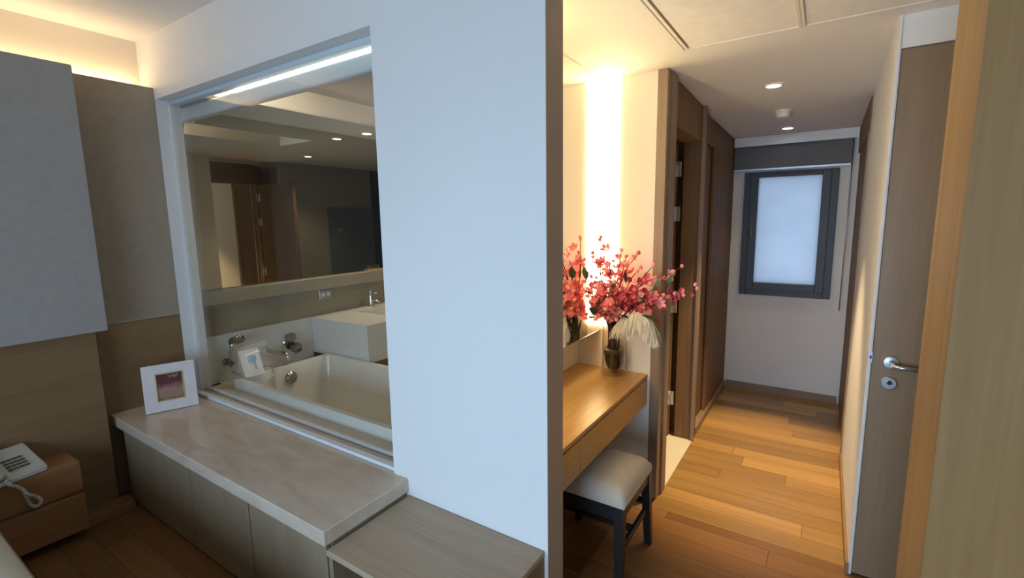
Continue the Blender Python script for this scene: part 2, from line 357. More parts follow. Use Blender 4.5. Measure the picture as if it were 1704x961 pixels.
# ------------------------------------------------------------------ bathroom window
wn=thing('window_1',None,None,(-2.46,YW+.06,.51)); wn['kind']='structure'
box('pane',-3.395,-1.46,1.418,1.428,.53,2.345,'window_glass',wn)
box('bottom_rail',-3.40,-1.47,1.352,1.385,.511,.528,'white_metal',wn,.002)
box('bottom_rail',-3.40,-1.47,1.437,1.455,.511,.527,'white_metal',wn,.002)
boxes('side_frame',[(-3.411,-3.392,1.405,1.47,.511,2.34)],'white_paint',wn,.002)
box('head_rail',-3.40,-1.47,1.405,1.452,2.318,2.341,'blind_case',wn,.002)
bl=thing('roller_blind','pale blue-white roller blind case across the top of the bath window','blind',(-2.43,1.50,2.235))
box('blind_case',-3.385,-1.46,1.462,1.515,2.232,2.3125,'blind_case',bl,.012,3)
box('end_bracket',-3.402,-3.39,1.46,1.54,2.225,2.31,'white_metal',bl,.003)
tl=thing('tube_lamp','long lit tube lamp under the bath window head','lamp',(-2.1,1.475,2.312))
box('lamp_tube',-2.75,-1.46,1.458,1.482,2.313,2.328,'tube_light',tl,.004)
box('lamp_base',-2.76,-1.46,1.454,1.486,2.328,2.345,'white_metal',tl,.002)

bc=boxes('tray_fill_light',[(-2.98,-2.52,YB+.03,YB+.045,2.525,2.54)],'bath_fill',None); tag(bc,'added warm fill light hidden in the bathroom ceiling recess above the window','light strip')  # unseen strip added to brighten the ceiling recess and soffit face
# ------------------------------------------------------------------ bench by the window: stone slab, cabinet, low wooden bench
slabo=boxes('stone_slab',[(-3.417,-1.425,.926,YB+.09,.45,.51)],'bench_stone',None,.003)
tag(slabo,'polished beige stone slab running along under the bath window','worktop')
cb=thing('bench_cabinet','low oak cabinet with flush doors under the beige stone slab','cabinet',(-2.42,1.15,0))
box('body',-3.30,-1.436,.965,YW-.002,0,.448,'oak_front',cb)
xs=[-3.30,-2.508,-1.970,-1.436]
for a,b in zip(xs,xs[1:]): box('door',a+.005,b-.005,.942,.962,.012,.444,'oak_front',cb,.002)
wb=thing('wooden_bench','low open-fronted oak bench stepping down beside the stone slab','bench',(-1.09,1.13,0))
box('bench_top',-1.424,-.757,.930,YW-.002,.415,.437,'oak_bench',wb,.002)
box('side_panel',-.785,-.758,.945,YW-.003,0,.414,'oak_panel',wb,.001)
box('side_panel',-1.434,-1.412,.945,YW-.003,0,.414,'oak_front',wb,.001)
box('back_panel',-1.412,-.785,YW-.02,YW-.003,0,.414,'oak_dark',wb)
box('shelf',-1.412,-.785,.96,YW-.02,.08,.10,'oak_dark',wb)

# ------------------------------------------------------------------ headboard wall panels
hp=boxes('wall_panel',[(-3.589,XP,-1.6,YW-.001,1.034,2.408)],'beige_fabric',None,.002); tag(hp,'tall beige fabric wall panel beside the bath window jamb','wall panel')
gp=boxes('upholstered_panel',[(XP+.001,-3.25,-1.6,.926,1.034,2.408)],'grey_fabric',None,.004); tag(gp,'large raised grey upholstered headboard panel above the telephone','headboard')
lp=boxes('wood_panel',[(-3.589,XP,-1.6,YW-.001,.0,1.033)],'oak_panel',None,.001); tag(lp,'oak wall panel standing behind the small white photo frame','wall panel')
bp_=boxes('oak_panel',[(XP+.001,-3.31,-1.6,.885,.0,1.033)],'oak_panel',None,.002); tag(bp_,'dark oak panel behind the bedside drawers, below the grey headboard','wall panel')
pl=boxes('plinth',[(-3.31,-3.20,.70,.925,0,.05)],'oak_night',None,.002); tag(pl,'low wooden plinth on the floor between bedside drawers and bench cabinet','plinth')
cv=boxes('cove_light',[(-3.56,-3.53,-1.6,1.30,2.409,2.420)],'cove_led',None); tag(cv,'warm glowing light strip hidden on top of the beige wall panel','light strip')

# ------------------------------------------------------------------ bedside drawers, telephone, bed
XN=-3.10
ns=thing('nightstand','small wall-hung oak bedside unit with two drawers and a telephone','nightstand',(-3.2,.51,.05))
box('body',-3.308,XN-.018,.346,.692,.05,.42,'oak_night',ns,.006,2)
box('drawer',XN-.017,XN,.346,.694,.262,.418,'oak_night',ns,.004,2)
box('drawer',XN-.017,XN,.346,.697,.05,.248,'oak_night',ns,.004,2)
ph=thing('telephone','cream desk telephone with coiled cord on the bedside drawers','telephone',(-3.178,.455,.421),rot=(0,0,math.radians(12)))
WL[ph.name]=Vector((0,0,0))
bm=bmesh.new()   # wedge body, local axes: x towards the user, y to the right
v=[bm.verts.new(p) for p in ((-.10,-.11,0),(.09,-.11,0),(.09,.11,0),(-.10,.11,0),(-.10,-.11,.115),(.09,-.11,.028),(.09,.11,.028),(-.10,.11,.115))]
for f in ((3,2,1,0),(4,5,6,7),(0,1,5,4),(1,2,6,5),(2,3,7,6),(3,0,4,7)): bm.faces.new([v[i] for i in f])
bmesh.ops.bevel(bm,geom=bm.edges[:],offset=.006,segments=2,affect='EDGES')
link('phone_body',bm,'phone_plastic',ph,(0,0,0))
sl=math.atan2(.087,.19)
bm=bmesh.new()
for i in range(4):
    for j in range(4):
        x=-.015+i*.02; y=-.005+j*.02; z=.0692-(x)*math.tan(sl)+.001
        addbox(bm,x-.008,x+.008,y-.008,y+.008,z-.002,z+.003)
link('keypad',bm,'dark_plastic',ph,(0,0,0))
bm=bmesh.new(); hs=[]
for i in range(13):
    t=i/12; x=-.10+.20*t; z=.088-(x)*math.tan(sl)+.012*math.sin(math.pi*t)
    hs.append((x,-.07,z))
addtube(bm,hs,lambda t: .017+.009*(abs(2*t-1)**3),12)
link('handset',bm,'phone_plastic',ph,(0,0,0),True)
# coiled cord from the handset over the drawer front (world path made local)
Mi=(Matrix.Translation((-3.178,.455,.421)) @ Matrix.Rotation(math.radians(12),4,'Z')).inverted()
key=[(-3.11,.435,.462),(-3.07,.432,.446),(-3.06,.44,.428),(-3.06,.462,.405),(-3.062,.480,.375),(-3.066,.482,.345),(-3.07,.49,.305),(-3.07,.505,.282),(-3.065,.522,.285),(-3.065,.528,.306),(-3.065,.515,.330),(-3.062,.492,.352),(-3.062,.478,.37)]
def catmull(P,m):
    P=[Vector(p) for p in P]; P=[2*P[0]-P[1]]+P+[2*P[-1]-P[-2]]; out=[]
    for i in range(1,len(P)-2):
        for k in range(m):
            t=k/m; a,b,c,d=P[i-1:i+3]
            out.append(.5*((2*b)+(c-a)*t+(2*a-5*b+4*c-d)*t*t+(-a+3*b-3*c+d)*t**3))
    out.append(P[-2]); return out
path=catmull(key,28); hel=[]
for i,p in enumerate(path):
    t=(path[min(i+1,len(path)-1)]-path[max(i-1,0)]).normalized(); n1=t.orthogonal().normalized(); n2=t.cross(n1); a=i*1.1
    hel.append(Mi@(p+(n1*math.cos(a)+n2*math.sin(a))*.0062))
bm=bmesh.new(); addtube(bm,hel,.0026,5); link('coiled_cord',bm,'phone_plastic',ph,(0,0,0),True)

bd=thing('bed','cream bed with gold piping at the lower left corner','bed',(-2.2,-.6,0))
o=box('mattress',-3.28,-1.25,-1.55,.322,.18,.495,'bedding',bd,.07,4,True)
o=box('bed_base',-3.28,-1.30,-1.5,.26,.0,.18,'oak_night',bd,.01,1)
tube('piping',[(-3.2,.322,.42),(-1.32,.322,.42)],.008,'gold_piping',bd)

# ------------------------------------------------------------------ small photo frame on the stone slab
pf=thing('photo_frame','white square photo frame with gold-edged picture leaning on the stone slab','photo frame',(-3.188,1.158,.5125),rot=(math.radians(-9),0,math.radians(70.1)))
WL[pf.name]=Vector((0,0,0))
W2,H2=.129,.275
def ring(bm,w,z0,z1,iw,iz0,iz1,y0,y1):
    addbox(bm,-w,-iw,y0,y1,z0,z1); addbox(bm,iw,w,y0,y1,z0,z1); addbox(bm,-iw,iw,y0,y1,z0,iz0); addbox(bm,-iw,iw,y0,y1,iz1,z1)
bm=bmesh.new(); ring(bm,W2,0,H2,.063,.062,.218,-.008,.008); link('frame_border',bm,'frame_white',pf)
bm=bmesh.new(); ring(bm,.068,.057,.223,.062,.064,.216,-.0105,-.006); link('gold_edge',bm,'gold_metal',pf)
bm=bmesh.new(); addbox(bm,-.063,.063,-.004,.002,.062,.218); link('picture',bm,'photo_print',pf)
bm=bmesh.new()
for (x,z,r) in ((.005,.196,.010),(.018,.203,.010),(.030,.198,.012),(.040,.206,.008),(-.002,.205,.006),(.024,.190,.007)):
    for s in range(5):
        a=s*1.256; p=Vector((x,-.0052,z)); vs=[bm.verts.new(p+Vector((math.cos(a+da)*r*k,0,math.sin(a+da)*r*k*.5))) for da,k in ((0,.1),(.5,.7),(.62,1.0),(.2,.8))]
        bm.faces.new(vs)
link('picture_mark',bm,'white_plastic',pf)
bm=bmesh.new(); addbox(bm,-.02,.02,.008,.055,.002,.006); addbox(bm,-.02,.02,.048,.054,.0,.12); link('easel_back',bm,'dark_plastic',pf)

# ------------------------------------------------------------------ bathroom fittings
lw=boxes('bath_ledge',[(-3.49,-3.45,YB+.002,2.287,.51,.84)],'bath_white',None,.002); tag(lw,'white boxed wall ledge behind the bath taps','ledge')
sh=boxes('mirror_shelf',[(-3.489,-3.415,YB+.002,4.2,1.06,1.155)],'bath_taupe',None,.003); tag(sh,'long beige shelf below the bathroom mirror','shelf')
mr=boxes('bath_mirror',[(-3.489,-3.468,YB+.005,4.2,1.156,2.329)],'bath_mirror_silver',None); tag(mr,'wide frameless bathroom mirror above the beige shelf','mirror')
dk=boxes('bath_deck',[(-3.45,-1.32,YB+.091,1.56,.0,.51),(-3.45,-3.235,1.56,2.27,.0,.51),(-1.50,-1.32,1.56,2.27,0,.51)],'bench_stone',None); tag(dk,'beige stone deck around the white bathtub','deck')
tb=thing('bathtub','large white rectangular bathtub seen through the glass','bathtub',(-2.36,1.91,.12))
bm=bmesh.new()
def loop(x0,x1,y0,y1,z,r,n=5):
    out=[]
    for cx,cy,a0 in ((x1-r,y1-r,0),(x0+r,y1-r,90),(x0+r,y0+r,180),(x1-r,y0+r,270)):
        for k in range(n+1):
            a=math.radians(a0+90*k/n); out.append(bm.verts.new((cx+r*math.cos(a)+2.36,cy+r*math.sin(a)-1.91,z-.12)))
    return out
X0,X1,Y0,Y1=-3.25,-1.50,1.546,2.285
Ls=[loop(X0,X1,Y0,Y1,.505,.012),loop(X0,X1,Y0,Y1,.567,.012),loop(X0+.005,X1-.005,Y0+.005,Y1-.005,.573,.012),loop(X0+.035,X1-.035,Y0+.035,Y1-.035,.573,.03),loop(X0+.042,X1-.042,Y0+.042,Y1-.042,.565,.035),loop(X0+.075,X1-.16,Y0+.075,Y1-.075,.25,.07),loop(X0+.11,X1-.22,Y0+.11,Y1-.11,.185,.08),loop(X0+.2,X1-.3,Y0+.18,Y1-.18,.17,.08)]
for a,b in zip(Ls,Ls[1:]):
    for k in range(len(a)): bm.faces.new((a[k],a[(k+1)%len(a)],b[(k+1)%len(a)],b[k]))
bm.faces.new(Ls[-1])
o=link('tub_shell',bm,'ceramic',tb,(-2.36,1.91,.12),True); o.modifiers.new('e','EDGE_SPLIT').split_angle=math.radians(40)
lathe('overflow',[(.044,0),(.044,.014),(.034,.026),(.0,.028)],(-3.193,1.915,.485),'dark_chrome',tb,20,(1,0,.12),False)
lathe('drain',[(.028,0),(.028,.006),(.0,.008)],(-2.95,1.915,.171),'chrome',tb,20,None,False)
bmx=thing('bath_mixer','chrome wall-mounted bath mixer with spout and round knobs','tap',(-3.45,2.05,.66))
lathe('valve_plate',[(.062,0),(.062,.008),(.055,.014),(.0,.014)],(-3.449,2.085,.675),'chrome',bmx,24,(1,0,0),False)
lathe('temperature_knob',[(.026,.01),(.026,.035),(.036,.036),(.036,.065),(.030,.07),(0,.07)],(-3.449,2.065,.725),'dark_chrome',bmx,16,(1,0,0),False)
lathe('flow_knob',[(.026,.01),(.026,.035),(.040,.036),(.040,.075),(.032,.08),(0,.08)],(-3.449,2.10,.640),'dark_chrome',bmx,16,(1,0,0),False)
lathe('diverter',[(.012,.01),(.012,.03),(.014,.032),(0,.04)],(-3.449,2.12,.578),'chrome',bmx,12,(1,0,0),False)
lathe('spout_rose',[(.038,0),(.038,.010),(.022,.014),(.022,.03),(0,.03)],(-3.449,1.90,.655),'chrome',bmx,20,(1,0,0),False)
tube('spout',[(-3.44,1.90,.655),(-3.38,1.91,.655),(-3.31,1.925,.652),(-3.26,1.935,.645),(-3.245,1.938,.63),(-3.24,1.938,.60)],.016,'chrome',bmx,12)
hs_=thing('hand_shower','chrome hand shower on its wall holder with a hose into the tub','hand shower',(-3.45,1.62,.62))
lathe('holder_rose',[(.026,0),(.026,.01),(.014,.016),(.014,.05),(.018,.052),(.018,.075),(0,.078)],(-3.449,1.603,.645),'dark_chrome',hs_,18,(1,0,0),False)
tube('shower_handle',[(-3.385,1.603,.62),(-3.385,1.605,.70),(-3.375,1.615,.765),(-3.36,1.63,.80)],lambda t:.009+.004*t,'chrome',hs_,12)
lathe('shower_head',[(.0,-.012),(.022,-.010),(.048,0),(.052,.012),(.050,.022),(.03,.026),(0,.026)],(-3.355,1.64,.815),'dark_chrome',hs_,24,(.55,-.1,-.75),False)
hpts=catmull([(-3.385,1.603,.60),(-3.37,1.63,.56),(-3.33,1.70,.585),(-3.28,1.78,.592),(-3.23,1.80,.590),(-3.195,1.79,.55),(-3.185,1.785,.47),(-3.172,1.79,.38),(-3.15,1.80,.30)],8)
tube('shower_hose',[tuple(p) for p in hpts],.0065,'chrome',hs_,8)
cd=thing('tent_card','white tent card with a blue print standing on the tub corner','card',(-3.25,1.66,.574))
def leaf4(name,pts,th,mat,parent):
    org=WL[parent.name]
    bm=bmesh.new(); P=[Vector(p) for p in pts]; nn=(P[1]-P[0]).cross(P[3]-P[0]).normalized()*th
    a=[bm.verts.new(p) for p in P]; b=[bm.verts.new(p+nn) for p in P]
    bm.faces.new(a); bm.faces.new(b[::-1])
    for i in range(4): j=(i+1)%4; bm.faces.new((a[j],a[i],b[i],b[j]))
    return link(name,bm,mat,parent,org)
CA,CB_,CC,CD=Vector((.055,-.065,.0005)),Vector((.065,.065,.0005)),Vector((-.07,.10,.155)),Vector((-.08,-.03,.155))
cf=leaf4('card_front',[CA,CB_,CC,CD],.0015,'white_plastic',cd)
def cq(u,v): return (CA*(1-u)+CB_*u)*(1-v)+(CD*(1-u)+CC*u)*v
nn=(CB_-CA).cross(CD-CA).normalized()
bm=bmesh.new(); nu=14
cols=[]
for i in range(22):
    a=i/22*6.283; cols.append(bm.verts.new(cq(.56+.22*math.cos(a)*(1+.15*math.sin(3*a)),.60+.20*math.sin(a)*(1+.2*math.cos(2*a)))+nn*.0022))
bm.faces.new(cols)
q4=[bm.verts.new(cq(u,v)+nn*.0022) for u,v in ((.60,.2),(.74,.2),(.70,.46),(.58,.46))]; bm.faces.new(q4)
link('card_print',bm,'card_blue',cf,(-3.25,1.66,.574))
leaf4('card_back',[CA+Vector((-.15,.03,0)),CD,CC,CB_+Vector((-.15,.03,0))],.0015,'white_plastic',cd)
# vanity counter with sunken basin
vc=thing('vanity_counter','white vanity counter with a sunken basin beyond the tub','counter',(-3.12,3.2,.0))
sx0,sx1,sy0,sy1=-3.33,-2.99,2.63,3.15
boxes('counter_block',[(-3.489,-2.78,2.288,sy0,.552,.84),(-3.489,-2.78,sy1,4.2,.552,.84),(-3.489,sx0,sy0,sy1,.552,.84),(sx1,-2.78,sy0,sy1,.552,.84)],'bath_white',vc)
boxes('basin',[(sx0,sx1,sy0,sy1,.70,.72),(sx0,sx0+.008,sy0,sy1,.72,.835),(sx1-.008,sx1,sy0,sy1,.72,.835),(sx0,sx1,sy0,sy0+.008,.72,.835),(sx0,sx1,sy1-.008,sy1,.72,.835)],'ceramic',vc)
box('under_cabinet',-3.489,-2.80,2.34,4.2,.08,.551,'oak_night',vc)
fc=thing('basin_faucet','chrome single-lever basin tap on the white counter','tap',(-3.40,2.86,.84))
lathe('faucet_body',[(.024,0),(.024,.006),(.019,.012),(.019,.10),(.016,.11),(0,.112)],(-3.40,2.86,.84),'chrome',fc,18,None,False)
tube('faucet_spout',[(-3.40,2.86,.90),(-3.36,2.865,.905),(-3.30,2.872,.893)],.011,'chrome',fc,10)
tube('faucet_lever',[(-3.405,2.86,.955),(-3.37,2.87,.965),(-3.33,2.875,.97)],.006,'chrome',fc,8)
lathe('lever_cap',[(.018,0),(.018,.03),(.012,.036),(0,.037)],(-3.402,2.86,.95),'chrome',fc,16,None,False)
sk=thing('wall_socket','small socket plate on the wall below the bathroom mirror shelf','socket',(-3.488,2.46,1.0))
box('plate',-3.4895,-3.482,2.40,2.52,.965,1.04,'steel',sk,.002)
for y in (2.435,2.485): box('outlet',-3.4822,-3.478,y-.017,y+.017,.985,1.02,'white_plastic',sk,.002)
tr=thing('toiletry_tray','small amber tray standing on the bathroom mirror shelf','tray',(-3.445,2.98,1.156))
boxes('tray_dish',[(-3.463,-3.423,2.90,3.04,1.156,1.161),(-3.463,-3.459,2.90,3.04,1.161,1.172),(-3.427,-3.423,2.90,3.04,1.161,1.172),(-3.459,-3.427,2.90,2.904,1.161,1.172),(-3.459,-3.427,3.036,3.04,1.161,1.172)],'glass_amber',tr)
for y,lab in ((2.93,'small glass tumbler on the mirror shelf tray, nearer the window'),(3.005,'small glass tumbler on the mirror shelf tray, farther from the window')):
    g=lathe('tumbler',[(.012,.0),(.014,.045),(.012,.045),(.010,.004),(0,.004)],(-3.444,y,1.162),'vase_glass',None,16,None,False); tag(g,lab,'tumbler','tumblers on the mirror shelf')
def downlight(label, x, y, z, power, ang, col, r=.038, blend=.6, cat='downlight', tilt=0):
    t=thing('downlight',label,cat,(x,y,z-.004),'recessed downlights')
    M=Matrix.Rotation(tilt,3,'X'); bm=bmesh.new(); addlathe(bm,[(r*1.45,.003),(r*1.45,-.001),(r*1.1,-.003),(r,.003)],28,M); link('trim_ring',bm,'white_plastic',t,(x,y,z-.004),True)
    bm=bmesh.new(); addlathe(bm,[(r,.0),(.0001,.0)],28,M); link('bulb',bm,'lamp_disc',t,(x,y,z-.003),True)
    spot('downlight_beam',(x,y,z-.012),power,col,ang,blend,r*.8)
downlight('recessed downlight in the bathroom bulkhead above the basin',-3.27,2.81,2.33,24,110,NEUT)
downlight('recessed downlight in the bathroom ceiling reflected in the mirror',-2.05,3.35,2.33,22,120,NEUT)
# inner side of the bathroom, seen in its mirror
boxes('linen_panel',[(-1.385,-1.361,4.05,4.80,.0,1.80)],'dark_panel',None); tag(bpy.data.objects['linen_panel'],'dark grey panel reflected at the right of the bathroom mirror','panel')

hk=thing('robe_hook','small steel robe hook reflected at the right in the bathroom mirror','hook',(-1.39,4.2,1.5))
lathe('hook_plate',[(.022,0),(.022,.006),(0,.006)],(-1.3855,4.2,1.5),'steel',hk,16,(-1,0,0),False)
tube('hook_arm',[(-1.39,4.2,1.5),(-1.42,4.2,1.495),(-1.435,4.2,1.51),(-1.437,4.2,1.53)],.006,'steel',hk,8)
# ------------------------------------------------------------------ dressing alcove
dt=thing('dressing_table','wall-mounted oak dressing table with two drawers in the alcove','table',(-.99,2.0,.56))
box('table_top',XA+.001,-.778,YB+.002,YA-.001,.716,.735,'oak_table',dt,.001)
box('carcass',XA+.001,-.80,YB+.002,YA-.001,.58,.715,'oak_dark',dt)
box('drawer',-.799,-.778,1.682,YA-.003,.562,.709,'oak_table',dt,.001)
box('drawer',-.799,-.778,YB+.003,1.678,.562,.709,'oak_table',dt,.001)
vm=thing('vanity_mirror','box-mounted vanity mirror on the alcove back wall','mirror',(-1.13,2.0,.965))
box('mirror_box',XA+.001,-1.066,YB+.003,YA-.002,.966,2.344,'cream_paint',vm)
box('mirror_glass',-1.065,-1.06,YB+.003,YA-.002,.960,2.345,'vanity_mirror_silver',vm)
box('mirror_edge',-1.0655,-1.0585,YB+.003,YA-.002,.956,.9602,'steel',vm)
s1=thing('vertical_lamp','tall glowing vertical lamp strip in the alcove corner behind the flowers','lamp',(-1.01,YA-.006,1.0))
box('lamp_panel',-1.058,-.968,YA-.008,YA-.001,.985,2.343,'strip_light',s1)
s2=thing('vertical_lamp','tall vertical lamp strip at the near end of the vanity mirror','lamp',(-1.01,YB+.006,1.0))
box('lamp_panel',-1.058,-.968,YB+.001,YB+.008,.985,2.343,'strip_light',s2)

# stool
st=thing('stool','dark-legged stool with a cream cushion pushed under the dressing table','stool',(-.81,1.98,0))
SX0,SX1,SY0,SY1=-1.02,-.625,1.775,2.16
bm=bmesh.new(); nx,ny=14,14
def cz(u,v): return .455+.028*(1-u**4)*(1-v**4)
top=[[bm.verts.new((SX0+(SX1-SX0)*(i/nx)+.81,SY0+(SY1-SY0)*(j/ny)-1.98,0)) for j in range(ny+1)] for i in range(nx+1)]
for i in range(nx+1):
    for j in range(ny+1):
        u=2*i/nx-1; v=2*j/ny-1; q=max(abs(u),abs(v)); sc_=1-.02*max(0,q-.9)/.1; vv=top[i][j]
        vv.co.z=cz(u,v)-.03*max(0,(q-.85)/.15)**2
for i in range(nx):
    for j in range(ny): bm.faces.new((top[i][j],top[i+1][j],top[i+1][j+1],top[i][j+1]))
edge=[top[i][0] for i in range(nx+1)]+[top[nx][j] for j in range(1,ny+1)]+[top[i][ny] for i in range(nx-1,-1,-1)]+[top[0][j] for j in range(ny-1,0,-1)]
low=[bm.verts.new((v.co.x,v.co.y,.395)) for v in edge]
for k in range(len(edge)): j=(k+1)%len(edge); bm.faces.new((edge[j],edge[k],low[k],low[j]))
bm.faces.new(low)
link('cushion',bm,'cushion_fabric',st,(-.81,1.98,0),True)
boxes('seat_rail',[(SX0+.01,SX1-.005,SY0,SY0+.022,.335,.40),(SX0+.01,SX1-.005,SY1-.022,SY1,.335,.40),(SX0,SX0+.022,SY0+.01,SY1-.01,.335,.40),(SX1-.027,SX1-.005,SY0+.022,SY1-.022,.345,.394)],'dark_stool',st,.002)
def leg(x,y,dx,dy):
    bm=bmesh.new(); c=Vector((x,y,0)); r=.021; rb=.016
    a=[bm.verts.new((dx+sx*rb,dy+sy*rb,0)) for sx,sy in ((-1,-1),(1,-1),(1,1),(-1,1))]; b=[bm.verts.new((sx*r,sy*r,.398)) for sx,sy in ((-1,-1),(1,-1),(1,1),(-1,1))]
    bm.faces.new(a[::-1]); bm.faces.new(b)
    for i in range(4): j=(i+1)%4; bm.faces.new((a[i],a[j],b[j],b[i]))
    link('leg',bm,'dark_stool',st,c)
leg(SX1-.022,SY0+.02,.005,-.01); leg(SX1-.022,SY1-.02,.012,.03); leg(SX0+.022,SY0+.02,-.012,-.01); leg(SX0+.022,SY1-.02,-.012,.03)
box('stretcher',SX1-.03,SX1-.012,SY0+.02,SY1,.175,.205,'dark_stool',st,.002)
box('stretcher',SX0+.012,SX0+.03,SY0+.02,SY1,.175,.205,'dark_stool',st,.002)
box('stretcher',SX0+.02,SX1-.02,1.96,1.98,.175,.205,'dark_stool',st,.002)

# ------------------------------------------------------------------ glass vase, dark bulb of stems, blossom branches, feather
VX,VY,VZ=-.945,2.470,.7355
vs_=thing('glass_vase','clear glass cylinder vase with dark banded pot on the dressing table','vase',(VX,VY,VZ))
lathe('glass_body',[(.0,.0),(.060,.0),(.064,.004),(.064,.285),(.0615,.285),(.0605,.022),(.0,.018)],(VX,VY,VZ),'vase_glass',vs_,40,None,False)
lathe('inner_pot',[(.0,.022),(.022,.024),(.040,.045),(.050,.085),(.052,.125),(.0,.125)],(VX,VY,VZ),'pot_dark',vs_,28,None,False)
lathe('band',[(.053,.122),(.056,.124),(.056,.142),(.053,.144),(.0,.144)],(VX,VY,VZ),'band_brown',vs_,28,None,False)
bm=bmesh.new()
for k in range(70):
    a=random.random()*6.283; z=.035+.085*random.random(); rr=.052*math.sin(min(1,(z-.02)/.09)*1.57)
    p=Vector((math.cos(a)*rr,math.sin(a)*rr,z)); bmesh.ops.create_icosphere(bm,subdivisions=1,radius=.004+.004*random.random(),matrix=Matrix.Translation(p))
o=link('pebbles',bm,'band_brown',vs_,(VX,VY,VZ),True); o['kind']='stuff'

bq=thing('flower_branches','pink artificial blossom branches with dark leaves arranged in the glass vase','flowers',(VX,VY,VZ+.15))
pet=[]
def blossom_mesh(mi, open_):
    bm=bmesh.new()
    for k in range(5):
        a=k*1.2566; c,s=math.cos(a),math.sin(a)
        def P(r,w,z): return bm.verts.new((c*r-s*w,s*r+c*w,z))
        b=P(.08,0,-.25); l=P(.55*open_,.42,.05); r=P(.55*open_,-.42,.05); m=P(.55*open_,0,-.08); tl=P(.95*open_,.28,.45); tr_=P(.95*open_,-.28,.45); t=P(1.02*open_,0,.38)
        bm.faces.new((b,m,l)); bm.faces.new((b,r,m)); bm.faces.new((l,m,t,tl)); bm.faces.new((m,r,tr_,t))
    bmesh.ops.create_icosphere(bm,subdivisions=1,radius=.16,matrix=Matrix.Translation((0,0,.0)))
    me=bpy.data.meshes.new('blossom'); bm.to_mesh(me); bm.free(); me.materials.append(MATS['petal_%d'%mi])
    for p in me.polygons: p.use_smooth=True
    return me
bud_me=[]
for mi in range(4):
    pet.append(blossom_mesh(mi,1.0)); pet.append(blossom_mesh(mi,.62))
    bm=bmesh.new(); bmesh.ops.create_icosphere(bm,subdivisions=2,radius=.7)
    for v in bm.verts: v.co.z*=1.15; v.co.x*=1+.18*math.sin(5*math.atan2(v.co.y,v.co.x)); 
    me=bpy.data.meshes.new('bud'); bm.to_mesh(me); bm.free(); me.materials.append(MATS['petal_%d'%mi]); bud_me.append(me)
bm=bmesh.new()
vv=[bm.verts.new(p) for p in ((0,0,0),(.22,-.1,.3),(.26,-.14,.55),(.1,-.1,.85),(0,-.12,1),(-.1,-.1,.85),(-.26,-.14,.55),(-.22,-.1,.3),(0,.03,.35),(0,0,.65))]
for f in ((0,1,8),(1,2,9,8),(2,3,9),(3,4,9),(4,5,9),(5,6,9),(6,7,8,9),(7,0,8)): bm.faces.new([vv[i] for i in f])
leaf_me=bpy.data.meshes.new('leaf'); bm.to_mesh(leaf_me); bm.free(); leaf_me.materials.append(MATS['leaf_green'])
def inst(name, me, p, d, s, parent):
    o=bpy.data.objects.new(name,me); COL.objects.link(o); o.rotation_mode='QUATERNION'
    o.rotation_quaternion=Vector((0,0,1)).rotation_difference(Vector(d).normalized()) @ Matrix.Rotation(random.random()*6.28,4,'Z').to_quaternion()
    o.scale=(s,s,s); place(o,parent,p); return o
XMIN=-1.035; YMAX=2.535
tips=[(-1.0,2.40,1.50),(-1.02,2.34,1.42),(-.985,2.45,1.36),(-.95,2.40,1.36),(-.90,2.44,1.43),(-.86,2.40,1.40),(-.80,2.42,1.42),(-.80,2.46,1.34),(-.72,2.42,1.36),(-.70,2.40,1.30),
      (-.58,2.42,1.36),(-.50,2.40,1.255),(-.53,2.44,1.215),(-.66,2.36,1.20),(-.58,2.30,1.24),(-1.0,2.28,1.30),(-1.02,2.22,1.24),(-1.01,2.30,1.16),(-.94,2.28,1.26),(-.88,2.30,1.28),(-.82,2.30,1.24),(-.76,2.34,1.22),(-.90,2.26,1.16),(-1.0,2.36,1.10),(-.84,2.36,1.13),(-.74,2.42,1.13),(-.93,2.38,1.22),(-.97,2.33,1.20),(-.985,2.40,1.08),(-.95,2.38,1.06),(-.91,2.40,1.07),(-1.0,2.30,1.12)]
nb=0
for ti,t in enumerate(tips):
    base=Vector((VX+random.uniform(-.03,.03),VY+random.uniform(-.03,.02),VZ+.15)); neck=Vector((VX+random.uniform(-.035,.035)+(t[0]-VX)*.10,VY+random.uniform(-.03,.01)+(t[1]-VY)*.1,VZ+.29)); tip=Vector(t)
    mid=neck.lerp(tip,.55)+Vector((random.uniform(-.02,.02),random.uniform(-.02,.02),.035+.02*random.random()))
    path=catmull([base,neck,mid,tip],8)
    tube('branch',[tuple(p) for p in path],lambda q:.0042*(1-.75*q)+.0006,'stem_brown',bq,6)
    inst('bud',bud_me[random.choice((0,1,2))],path[-1],(0,-.3,1),.012+.003*random.random(),bq)
    L=len(path); cnt=7 if ti<15 else 10
    for k in range(cnt):
        f=.52+.48*(k+random.random()*.6)/cnt; i=min(L-2,int(f*(L-1))); p=path[i]+Vector((random.gauss(0,.014),random.gauss(0,.014),random.gauss(0,.014)))
        p.x=max(p.x,XMIN+.02); p.y=min(p.y,YMAX); d=(path[i+1]-path[i]).normalized()+Vector((random.uniform(-.8,.8),random.uniform(-1.1,.3),random.uniform(-.4,.6)))
        dark=p.x>-.88 and p.z<1.28
        mi=random.choice((0,0,2,2,1) if dark else (0,1,1,3,0))
        if f>.90: inst('bud',bud_me[mi],p,d,.011+.004*random.random(),bq)
        else: inst('blossom',pet[2*mi+(0 if random.random()<.65 else 1)],p,d,.021+.011*random.random(),bq)
        nb+=1
